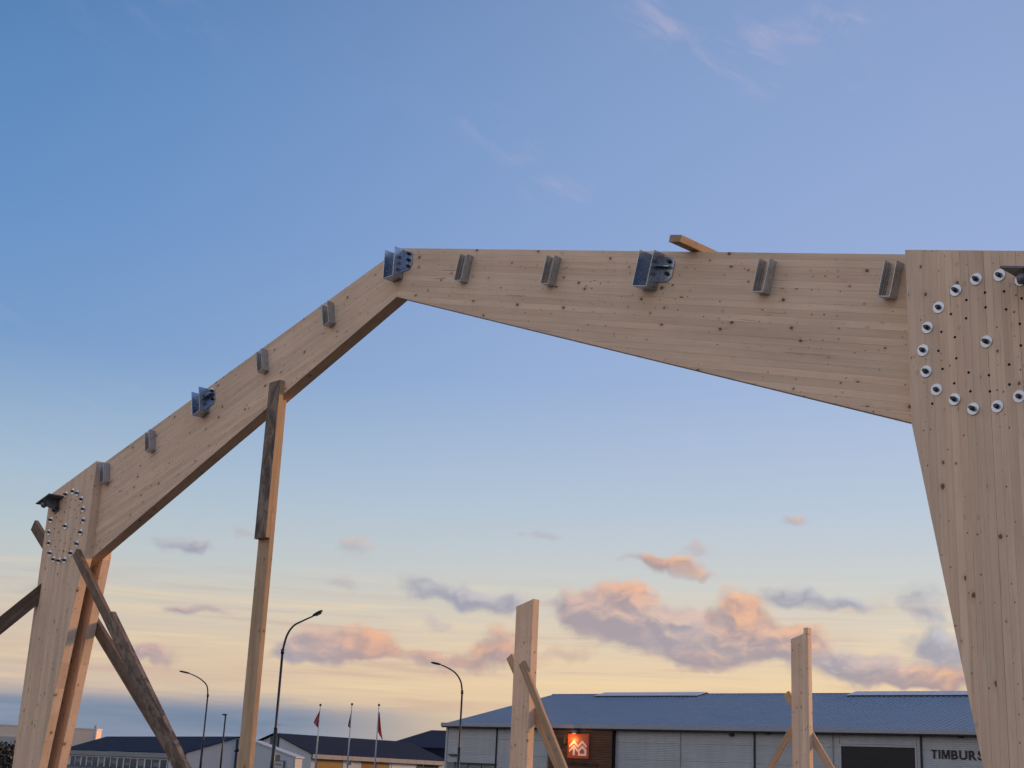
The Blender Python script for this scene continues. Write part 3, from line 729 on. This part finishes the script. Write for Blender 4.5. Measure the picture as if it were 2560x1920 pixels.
# lettering under the sign and on the wall
def letters(text, x0, z0, height, off, m, thick, adv, name, fit=None):
    """raised letters along the wall; fit = (how many of them, width in metres they take up)"""
    mes = []
    BOLD = {'T': [(0, 1), (.66, 1), (.66, .84), (.43, .84), (.43, 0), (.23, 0), (.23, .84), (0, .84)], 'I': [(0, 0), (.2, 0), (.2, 1), (0, 1)],
            'M': [(0, 0), (.18, 0), (.18, .72), (.37, 0), (.53, 0), (.72, .72), (.72, 0), (.90, 0), (.90, 1), (.63, 1), (.45, .30), (.27, 1), (0, 1)],
            'L': [(0, 0), (.58, 0), (.58, .16), (.2, .16), (.2, 1), (0, 1)]}
    for ch in text:
        if ch in BOLD and fit and fit[0] == 7:
            me = prism_me([(x * height, z * height) for x, z in BOLD[ch]], -thick, thick, 0, 'letter')
            for v in me.vertices: v.co = (v.co.x, v.co.z, -v.co.y)
            mes.append((me, min(v.co.x for v in me.vertices), max(v.co.x for v in me.vertices))); continue
        cu = bpy.data.curves.new('letter', 'FONT'); cu.body = ch; cu.size = height / .73; cu.extrude = thick; cu.offset = (.040 if fit and fit[0] == 7 else .015) * height
        ob = bpy.data.objects.new('letter', cu); C.objects.link(ob); bpy.context.view_layer.update()
        me = ob.to_mesh().copy(); ob.to_mesh_clear(); bpy.data.objects.remove(ob); bpy.data.curves.remove(cu)
        xsn = [v.co.x for v in me.vertices]; mes.append((me, min(xsn), max(xsn)))
    k = 1.0
    if fit: k = fit[1] / (sum(b2 - a2 for _, a2, b2 in mes[:fit[0]]) + adv * height * (fit[0] - 1))
    x = x0
    for me, a2, b2 in mes:
        o = link(name, me, m, wh.root, (x - a2 * k, -off, z0), (math.pi / 2, 0, 0)); o.scale = (k, 1, 1)
        x += (b2 - a2 + adv * height) * k
BLK = mat('black letters', (.008, .008, .010), .5)
lx0, lz1 = wh.at(2329, 1874); lz0 = wh.at(2335, 1896.5)[1]
letters('TIMBURSALA', lx0, lz0, lz1 - lz0, .075, BLK, .02, .15, 'letter', (7, wh.at(2460, 1885)[0] - lx0))
tx0 = wh.at(1421, 1905, OFF)[0]; tz1 = wh.at(1430, 1904.5, OFF)[1]; tz0 = wh.at(1430, 1913, OFF)[1]
letters('HÚSASMIÐJAN', tx0, tz0, tz1 - tz0, OFF + .05, BLK, .012, .18, 'letter', (11, wh.at(1496, 1908, OFF)[0] - tx0))
# small lamps under the eaves
for px, py in ((1827, 1836), (1921, 1831), (2195, 1833), (2401, 1840)):
    x, z = wh.at(px, py, .25); o = wh.box('wall_lamp', x - .14, x + .14, -.34, -.06, z - .12, z + .06, DARKTRIM, None, .03)
x, z = wh.at(1133, 1887); wh.box('wall_lamp', x - .3, x + .5, -.30, -.05, z - .06, z + .05, DARKTRIM, None, .02)
# raised roof lights along the ridge
def rooflight(xa, xb):
    sl = (wh.zr - wh.h) / wh.D; hw = 1.5; zc = wh.zr + .16
    base = wh.mesh('rooflight', [(x, wh.D + q * hw, zc - sl * hw + dz_) for x in (xa, xb) for q, dz_ in ((-1, 0), (-1, .11), (1, .11), (1, 0))],
                   [(0, 1, 2, 3), (7, 6, 5, 4), (0, 4, 5, 1), (3, 2, 6, 7), (1, 5, 6, 2), (0, 3, 7, 4)], DARKTRIM)
    n = max(2, int((xb - xa) / 1.25)); st = (xb - xa) / n
    for i in range(n):
        for q in (-1, 1):
            x0, x1 = xa + i * st + .03, xa + (i + 1) * st - .03
            zb0 = zc - sl * hw + .12; zt0 = zc + .14
            vs = [(x0, wh.D + q * (hw + .12), zb0), (x1, wh.D + q * (hw + .12), zb0), (x1, wh.D + q * .02, zt0), (x0, wh.D + q * .02, zt0)]
            vs += [(a, c, e + .035) for a, c, e in vs]
            wh.mesh('pane', vs, [(0, 1, 2, 3), (7, 6, 5, 4), (0, 4, 5, 1), (1, 5, 6, 2), (2, 6, 7, 3), (3, 7, 4, 0)], SKYL, base)
def ridge_x(px):                                            # where along the ridge a photo column falls
    o = wh.E0 + wh.n * wh.D; d = ray(px, 1738); l = (o - CAM).dot(wh.n) / d.dot(wh.n); return (CAM + d * l - wh.E0).dot(wh.v)
rooflight(ridge_x(1512), ridge_x(1768)); rooflight(ridge_x(2140), wh.L - .5)
wh.box('ridge_cap', -.25, wh.L + .25, wh.D - .3, wh.D + .3, wh.zr + .02, wh.zr + .20, mat('ridge cap', (.16, .17, .20), .5, .2), None, .05)
print('warehouse', wh.E0, wh.L, wh.D, wh.zr, wh.xs, 'door', dx0, dx1, dz, 'sign', sw, sh, 'letter', lz1 - lz0)

# --- white gabled building with the long ochre-panelled side
WHITE = mat('white painted wall', (.46, .51, .56), .7, 0, .06, .5)
NAVY = ribbed('navy roof sheet', (.013, .020, .042), .35, .85, 0, 0, .4); NAVY.node_tree.nodes['Principled BSDF'].inputs['Specular IOR Level'].default_value = .15
FASC = mat('grey fascia board', (.36, .36, .35), .7, 0, .08, 1)
OCHRE = mat('ochre wall panel', (.30, .18, .055), .7, 0, .12, .8)
BROWN = mat('brown wall panel', (.26, .13, .05), .7, 0, .12, .8)
GLASS = mat('dark window glass', (.012, .016, .026), .25, 0, .3, .4, spec=.3)
PALE = mat('pale frame', (.62, .65, .70), .6, 0, .05, 2)
hc = Hall('gabled_building', (779, 1884.5), (1111, 1903), 3.05, (689, 1836))
tag(hc.root, 'white gabled building with navy roof, grey fascia and ochre panels', 'building')
hc.body(WHITE); hc.roof(NAVY, .45, .30, .10)
xe = hc.L; x = -.2
bt = hc.at(900, 1902.5, .5)[1]
step = hc.at(896, 1890, .5)[0] - hc.at(872, 1890, .5)[0]
k = 0
while x < xe:
    hc.box('fascia_panel', x + .015, min(x + step, xe) - .015, -.50, -.44, bt, 3.02, FASC); x += step
hc.box('soffit', -.2, xe, -.43, -.01, bt + .02, bt + .07, DARKTRIM)
for a_, b_, m in ((792, 855, OCHRE), (857, 903, WHITE), (904, 938, BROWN), (941, 969, OCHRE), (973, 977, PALE), (979, 1040, PALE), (1043, 1058, DARKTRIM), (1061, 1095, VOID), (1097, 1110, WHITE)):
    x0, x1 = hc.at(a_, 1908)[0], hc.at(b_, 1908)[0]
    p = hc.box('wall_panel', x0, x1, -.06, -.003, .1, bt - .03, m)
x0, z0 = hc.at(876, 1909); hc.box('wall_lamp', x0 - .12, x0 + .12, -.25, -.064, z0 - .14, z0 + .14, SKYL, None, .05)
# gable: dark louvre, little antenna
def gbox(h_, name, y0, y1, off0, off1, z0, z1, m, parent=None, bv=0):
    return h_.box(name, -off1, -off0, min(y0, y1), max(y0, y1), z0, z1, m, parent, bv)
y0, zt = hc.gable(699, 1841); y1, zbm = hc.gable(675, 1873)
lv = gbox(hc, 'louvre', y0, y1, .002, .12, zbm, zt, DARKTRIM)
for k in range(6):
    yy = y0 + (y1 - y0) * (k + .5) / 6; gbox(hc, 'louvre_blade', yy - .05, yy + .05, .121, .16, zbm + .05, zt - .05, GREYSTEEL, lv)
ya, za = hc.gable(692, 1834)
an = link('antenna', tube_me([(0, 0, 0), (0, 0, 1.05)], .03, 8, 'antenna'), GREYSTEEL, hc.root, (.1 * hc.xs, hc.D, hc.zr + .1))
link('antenna_arm', tube_me([(-.1, 0, .98), (.7, 0, .94)], .02, 6, 'antenna_arm'), GREYSTEEL, an)
# lean-to annex before the gable
ann = empty('annex', (0, 0, 0)); 
pA, pB = at_dist(641, 1857, 126.5), at_dist(738, 1894, 124.5)
dirA = (pB - pA); dirA.z = 0; LA = dirA.length; dirA.normalize()
ann.location = (pA.x, pA.y, 0); ann.rotation_euler = (0, 0, math.atan2(dirA.y, dirA.x))
tag(ann, 'small white annex with sloping top and hanging sign before the gabled building', 'building')
link('wall', prism_me([(-.35, 0), (LA, 0), (LA, pB.z), (-.35, pA.z + (pA.z - pB.z) / LA * .35)], 0, 1.1, 0, 'wall'), WHITE, ann)
sl3 = (pA.z - pB.z) / LA
link('coping', prism_me([(-.4, pA.z + sl3 * .4 + .01), (LA + .15, pB.z - sl3 * .15 + .01), (LA + .15, pB.z - sl3 * .15 + .11), (-.4, pA.z + sl3 * .4 + .11)], -.12, 1.2, 0, 'coping'), mat('coping', (.40, .44, .48), .6), ann)
link('corner_post', box_me(LA - .12, LA + .06, -.06, .06, 0, pB.z - .12), mat('corner post', (.34, .37, .40), .6), ann)
hs = at_dist(660, 1911, 123.5); hl = (hs - pA).dot(dirA)
sb = link('sign_board', box_me(-.62, .62, -.10, -.04, -.42, .42, .02), mat('sign board', (.46, .44, .46), .6), ann, (hl, -.05, hs.z - .1))
link('sign_rail', box_me(-.72, .80, -.13, -.03, .44, .50), GREYSTEEL, sb)
for dx in (-.70, .74): link('sign_post', box_me(dx - .035, dx + .035, -.12, -.03, -.5, .43), GREYSTEEL, sb)
for k in range(9):
    link('letter_stroke', box_me(-.47 + k * .105, -.47 + k * .105 + (.07 if k % 3 else .085), -.112, -.101, .08, .08 + (.17 if k in (0, 4) else .13)), GREYSTEEL, sb)
em = at_dist(658, 1894, 123.5); el_ = (em - pA).dot(dirA)
link('emblem', prism_me([(-.20, .30), (-.20, -.08), (-.12, -.22), (0, -.28), (.12, -.22), (.20, -.08), (.20, .30)], -.10, -.002, .01, 'emblem'), GREYSTEEL, ann, (el_, 0, em.z))
# second, higher navy roof between that building and the warehouse
hd = Hall('roof_hall', (958, 1866), (1140, 1873), 5.4, (1081, 1828))
tag(hd.root, 'higher navy-roofed hall half hidden behind the warehouse corner', 'building')
hd.body(NAVY); hd.roof(NAVY, .3, .2, .12)

# --- long low house on the left
ha = Hall('long_house', (466, 1883), (160, 1873.5), 2.95, (597, 1844))
tag(ha.root, 'long low house with navy roof, grey fascia and a row of white windows', 'house')
ha.body(WHITE); ha.roof(NAVY, .5, .35, .12)
bt = ha.at(300, 1891.5, .4)[1]
n = 9; st = ha.L / n
for k in range(n): ha.box('fascia_panel', k * st + .02, (k + 1) * st - .02, -.5, -.42, bt + .05, 2.92, mat('blue grey fascia', (.20, .225, .26), .6))
ha.box('soffit', 0, ha.L, -.41, -.01, bt + .08, bt + .12, DARKTRIM)
xa, xb = ha.at(176, 1905)[0], ha.at(420, 1912)[0]
lo_, hi_ = min(xa, xb), max(xa, xb)
n = 15; st = (hi_ - lo_) / n
for k in range(n):
    x0, x1 = lo_ + k * st, lo_ + (k + 1) * st
    w_ = ha.box('window', x0 + .05, x1 - .05, -.08, -.004, .02, bt - .05, GLASS)
    fw_ = .24 if k % 2 else .34
    ha.box('window_frame', x0 + .05, x0 + .05 + fw_, -.13, -.081, .02, bt - .05, PALE, w_)
    if k % 3 != 1: ha.box('window_frame', x1 - .05 - fw_, x1 - .05, -.13, -.081, .02, bt - .05, PALE, w_)
    ha.box('window_head', x0 + .05, x1 - .05, -.125, -.081, bt - .22, bt - .051, PALE, w_)
    if k % 2: ha.box('curtain', x0 + .05 + fw_ + .1, x1 - .3 - fw_, -.10, -.0805, .6, bt - .4 - .3 * (k % 3), mat('grey curtain', (.16, .18, .24), .8), w_)
yg0, zg0 = ha.gable(591, 1848); yg1, _ = ha.gable(597, 1848)
gbox(ha, 'gable_slot', yg0, yg1, .002, .06, 0, zg0, DARKTRIM)
print('houseA', ha.E0, ha.L, ha.D, ha.zr, 'houseC', hc.E0, hc.L, hc.D, hc.zr, 'hd', hd.E0, hd.L, hd.D, hd.zr)

# --- pale flat building behind the double column
pb = empty('flat_building', (0, 0, 0)); q0, q1 = at_dist(-160, 1802, 420), at_dist(243, 1823, 420)
pb.location = (q0.x, q0.y, 0)
tag(pb, 'pale cream flat-roofed building with a thin flue on its corner', 'building')
Lq = q1.x - q0.x; hq = (q0.z + q1.z) / 2
link('wall', box_me(0, Lq, 0, 5, 0, hq - .35), mat('cream wall', (.80, .62, .50), .8, 0, .05, .3), pb)
link('parapet', box_me(-.15, Lq + .15, -.15, 5.1, hq - .348, hq), mat('cream parapet', (.80, .66, .54), .8, 0, .05, .3), pb)
link('lower_storey', box_me(-.1, Lq * .55, -.6, -.003, 0, at_dist(20, 1841, 420).z), mat('grey lower wall', (.45, .46, .44), .8, 0, .06, .3), pb)
link('flue', cyl_me(.5, .5, 0, hq + .9, 12), LIGHTTRIM, pb, (Lq - .35, -.4, 0))

# ------------------------------------------------------------------ street lamps
LAMPM = mat('dark lamp post', (.030, .036, .045), .45, .5, .15, 3)
LENS = mat('lamp lens', (.35, .36, .37), .2)
def street_lamp(dist, pole, curve, head, r0, label):
    base = at_dist(*pole[0], dist); top = at_dist(*pole[1], dist)
    o = empty('street_lamp', (top.x, dist, 0))
    rel = lambda p: Vector((at_dist(*p, dist).x - top.x, 0, at_dist(*p, dist).z))
    zt = top.z
    link('pole', tube_me([(0, 0, 0), (0, 0, zt * .48)], [r0, r0 * .92], 12, 'pole'), LAMPM, o)
    link('upper_pole', tube_me([(0, 0, zt * .48), (0, 0, zt * .49), (0, 0, zt)], [r0 * .9, r0 * .66, r0 * .6], 12, 'upper_pole'), LAMPM, o)
    link('collar', cyl_me(r0 * .85, r0 * .85, zt - .12, zt + .10, 12), LAMPM, o)
    # smooth arm through the measured points
    P = [Vector((0, 0, zt))] + [rel(c) for c in curve]
    pts = []
    for i in range(len(P) - 1):
        a, b2, c, d2 = P[max(i - 1, 0)], P[i], P[i + 1], P[min(i + 2, len(P) - 1)]
        for k in range(5):
            t = k / 5; pts.append(.5 * ((2 * b2) + (-a + c) * t + (2 * a - 5 * b2 + 4 * c - d2) * t * t + (-a + 3 * b2 - 3 * c + d2) * t ** 3))
    pts.append(P[-1])
    link('arm', tube_me(pts, [r0 * .58 - r0 * .22 * i / len(pts) for i in range(len(pts))], 10, 'arm'), LAMPM, o)
    h0, h1 = P[-1], rel(head); d = (h1 - h0); L = d.length; d.normalize()
    vs, fs = [], []
    prof = [(0, .05, .04), (.12, .10, .06), (.35, .15, .075), (.7, .16, .07), (.92, .12, .05), (1.0, .05, .02)]
    e2 = Vector((0, 1, 0)); e3 = d.cross(e2)
    if e3.z < 0: e3 = -e3
    for (t, wy, hz) in prof:
        for j in range(10):
            a = 2 * math.pi * j / 10; vs.append(h0 + d * (t * L) + e2 * (wy * math.cos(a)) + e3 * (hz * math.sin(a) + .02))
    for i in range(len(prof) - 1):
        for j in range(10): fs.append((i * 10 + j, i * 10 + (j + 1) % 10, (i + 1) * 10 + (j + 1) % 10, (i + 1) * 10 + j))
    fs += [tuple(range(10)), tuple(range(len(vs) - 10, len(vs)))]
    hd_ = link('lamp_head', raw('lamp_head', vs, fs, True), LAMPM, o)
    c = h0 + d * (.55 * L) - e3 * .05
    ln = link('lens', box_me(-L * .28, L * .28, -.11, .11, -.03, .0, .01, 'lens'), LENS, hd_); ln.location = c; ln.rotation_euler = (0, -math.atan2(d.z, d.x), 0)
    tag(o, label, 'street lamp', 'curved street lamps')
street_lamp(65, ((676.6, 1920), (706.5, 1628)), ((717, 1589.5), (733.6, 1565), (755, 1553), (782, 1540.7)), (807, 1527), .095, 'tall street lamp with curved arm reaching over beside the timber prop')
street_lamp(91, ((1145.9, 1920), (1155.4, 1730)), ((1152, 1704), (1138, 1682), (1116, 1668), (1102, 1662)), (1077, 1656.5), .10, 'street lamp with curved arm standing at the warehouse corner')
street_lamp(110, ((505.7, 1920), (519.6, 1738)), ((517, 1714), (499, 1696), (474.5, 1684)), (448, 1678), .10, 'street lamp with curved arm before the long low house')
b0 = at_dist(558.5, 1920, 93); tp_ = at_dist(564, 1788, 93)
o = empty('street_lamp', (tp_.x, 93, 0)); tag(o, 'short straight lamp with flat round head before the long low house', 'street lamp')
link('pole', tube_me([(0, 0, 0), (0, 0, tp_.z)], [.065, .05], 10, 'pole'), LAMPM, o)
link('lamp_head', cyl_me(.17, .15, 0, .08, 18), LAMPM, o, (-.06, 0, tp_.z)); link('lens', cyl_me(.12, .12, -.02, -.001, 16), LENS, o, (-.06, 0, tp_.z))

# ------------------------------------------------------------------ flagpoles and flags
POLE = mat('white flagpole', (.48, .52, .58), .4, 0, .05, 2)
def flag_mat(name, stripes):
    m = bpy.data.materials.new(name); m.use_nodes = True; b = NB(m.node_tree); p = m.node_tree.nodes['Principled BSDF']
    uv = b.new('ShaderNodeUVMap'); sp = b.new('ShaderNodeSeparateXYZ'); b.put(sp.inputs[0], uv.outputs[0])
    ramp = b.new('ShaderNodeValToRGB'); ramp.color_ramp.interpolation = 'CONSTANT'
    while len(ramp.color_ramp.elements) < len(stripes): ramp.color_ramp.elements.new(.5)
    for e, (ps, c) in zip(ramp.color_ramp.elements, stripes): e.position = ps; e.color = c + (1,)
    b.put(ramp.inputs[0], sp.outputs[0])
    n = b.noise(uv.outputs[0], 9, 3)
    b.put(p.inputs['Base Color'], b.v('SCALE', ramp.outputs[0], scale=b.rng(n, .3, .7, .8, 1.1, False))); p.inputs['Roughness'].default_value = .8
    return m
def flag(dist, pole_px, hoist_px, fly_px, m, label, plabel, folds):
    base, top = at_dist(*pole_px[0], dist), at_dist(*pole_px[1], dist)
    o = empty('flagpole', (top.x, dist, 0)); tag(o, plabel, 'flagpole', 'three flagpoles')
    link('pole', tube_me([(0, 0, 0), (0, 0, top.z)], [.075, .04], 10, 'pole'), POLE, o)
    bm = bmesh.new(); bmesh.ops.create_uvsphere(bm, u_segments=12, v_segments=8, radius=.10); me = bpy.data.meshes.new('finial'); bm.to_mesh(me); bm.free()
    link('finial', me, mat('brass finial', (.10, .07, .04), .4, .6), o, (0, 0, top.z + .05))
    # limp cloth: the hoist edge runs down the pole, the fly edge hangs beside it
    h0, h1 = at_dist(*hoist_px[0], dist), at_dist(*hoist_px[1], dist); f0, f1 = at_dist(*fly_px[0], dist), at_dist(*fly_px[1], dist)
    nu, nv = 16, 18; vs, fs, uvs = [], [], []
    for i in range(nu + 1):
        u_ = i / nu
        for j in range(nv + 1):
            v_ = j / nv
            hp = Vector((h0.x, 0, h0.z)).lerp(Vector((h1.x, 0, h1.z)), v_); fp = Vector((f0.x, 0, f0.z)).lerp(Vector((f1.x, 0, f1.z)), v_)
            p = hp.lerp(fp, u_); sag = math.sin(u_ * math.pi) * .10
            p.z -= sag * (1 - v_ * .5); w_ = .12 * (.25 + v_) * math.sin(u_ * math.pi * folds + v_ * 1.3)
            p.y += w_ * min(1, u_ * 4); p.x += .03 * math.sin(u_ * 9 + v_ * 3) * u_
            vs.append((p.x - top.x, p.y - .05, p.z)); uvs.append((u_, v_))
    for i in range(nu):
        for j in range(nv): fs.append((i * (nv + 1) + j, (i + 1) * (nv + 1) + j, (i + 1) * (nv + 1) + j + 1, i * (nv + 1) + j + 1))
    me = bpy.data.meshes.new('flag'); me.from_pydata(vs, [], fs); ul = me.uv_layers.new(name='UVMap')
    for lp in me.loops: ul.data[lp.index].uv = uvs[lp.vertex_index]
    for p in me.polygons: p.use_smooth = True
    fo = link('flag', me, m, None, (top.x, dist, 0)); sd = fo.modifiers.new('thickness', 'SOLIDIFY'); sd.thickness = .008
    tag(fo, label, 'flag', 'three limp flags')
RED = flag_mat('red flag cloth', [(0, (.42, .026, .026)), (.55, (.32, .018, .022)), (.8, (.45, .035, .035))])
MIX = flag_mat('red, white and blue flag cloth', [(0, (.42, .24, .25)), (.14, (.42, .026, .028)), (.62, (.42, .18, .17)), (.72, (.26, .018, .022)), (.9, (.10, .06, .11))])
BLU = flag_mat('blue, white and red flag cloth', [(0, (.06, .02, .04)), (.35, (.20, .03, .05)), (.48, (.50, .46, .50)), (.64, (.016, .03, .09)), (.9, (.02, .035, .10))])
flag(115, ((787, 1920), (801, 1764)), ((800, 1776), (796.5, 1820)), ((799, 1777), (784.5, 1806)), MIX, 'limp mostly red flag with a pale edge', 'white flagpole carrying the mostly red flag with a pale edge', 2.0)
flag(115, ((866.5, 1920), (880, 1762)), ((879.5, 1774), (876.5, 1820)), ((878.5, 1776), (870.5, 1815)), BLU, 'narrow limp dark blue, white and red flag', 'white flagpole carrying the narrow dark blue flag', 2.4)
flag(115, ((939.5, 1920), (947.5, 1764)), ((947.3, 1778), (945, 1829)), ((948.5, 1780), (957, 1850)), RED, 'limp plain dark red flag hanging in a long point', 'white flagpole carrying the plain dark red flag', 2.0)

# ------------------------------------------------------------------ shrub at the left edge
bp = at_dist(2, 1920, 34); br = empty('shrub', (bp.x - .15, 34, 0)); tag(br, 'dark leafy shrub beside the foot of the double column', 'shrub')
ztop = at_dist(8, 1862, 34).z
rnd = random.Random(3)
for k in range(7):
    a = rnd.uniform(0, 6.28); r_ = rnd.uniform(.2, .75); hh = ztop * rnd.uniform(.75, .98)
    link('stem', tube_me([(0, 0, 0), (r_ * .4 * math.cos(a), r_ * .4 * math.sin(a), hh * .5), (r_ * math.cos(a), r_ * math.sin(a), hh)], [.03, .02, .008], 6, 'stem'), mat('bark', (.06, .045, .035), .9), br)
vs, fs = [], []
for k in range(5200):
    z = ztop * rnd.uniform(.05, 1.0) ** .8; rr = .95 * (1 - .35 * (z / ztop) ** 2) * rnd.uniform(.15, 1) ** .5; a = rnd.uniform(0, 6.28)
    c = Vector((rr * math.cos(a), rr * math.sin(a), z + rnd.gauss(0, .05)))
    e1 = Vector((rnd.gauss(0, 1), rnd.gauss(0, 1), rnd.gauss(0, .7))).normalized(); e2 = e1.cross(Vector((rnd.gauss(0, 1), rnd.gauss(0, 1), rnd.gauss(0, 1)))).normalized()
    L = rnd.uniform(.03, .06); i = len(vs)
    vs += [c - e1 * L, c + e2 * L * .45, c + e1 * L, c - e2 * L * .45]; fs.append((i, i + 1, i + 2, i + 3))
me = bpy.data.meshes.new('foliage'); me.from_pydata([tuple(v) for v in vs], [], fs)
link('foliage', me, mat('dark leaf', (.016, .020, .011), .6, 0, .35, 2), br, kind='stuff')
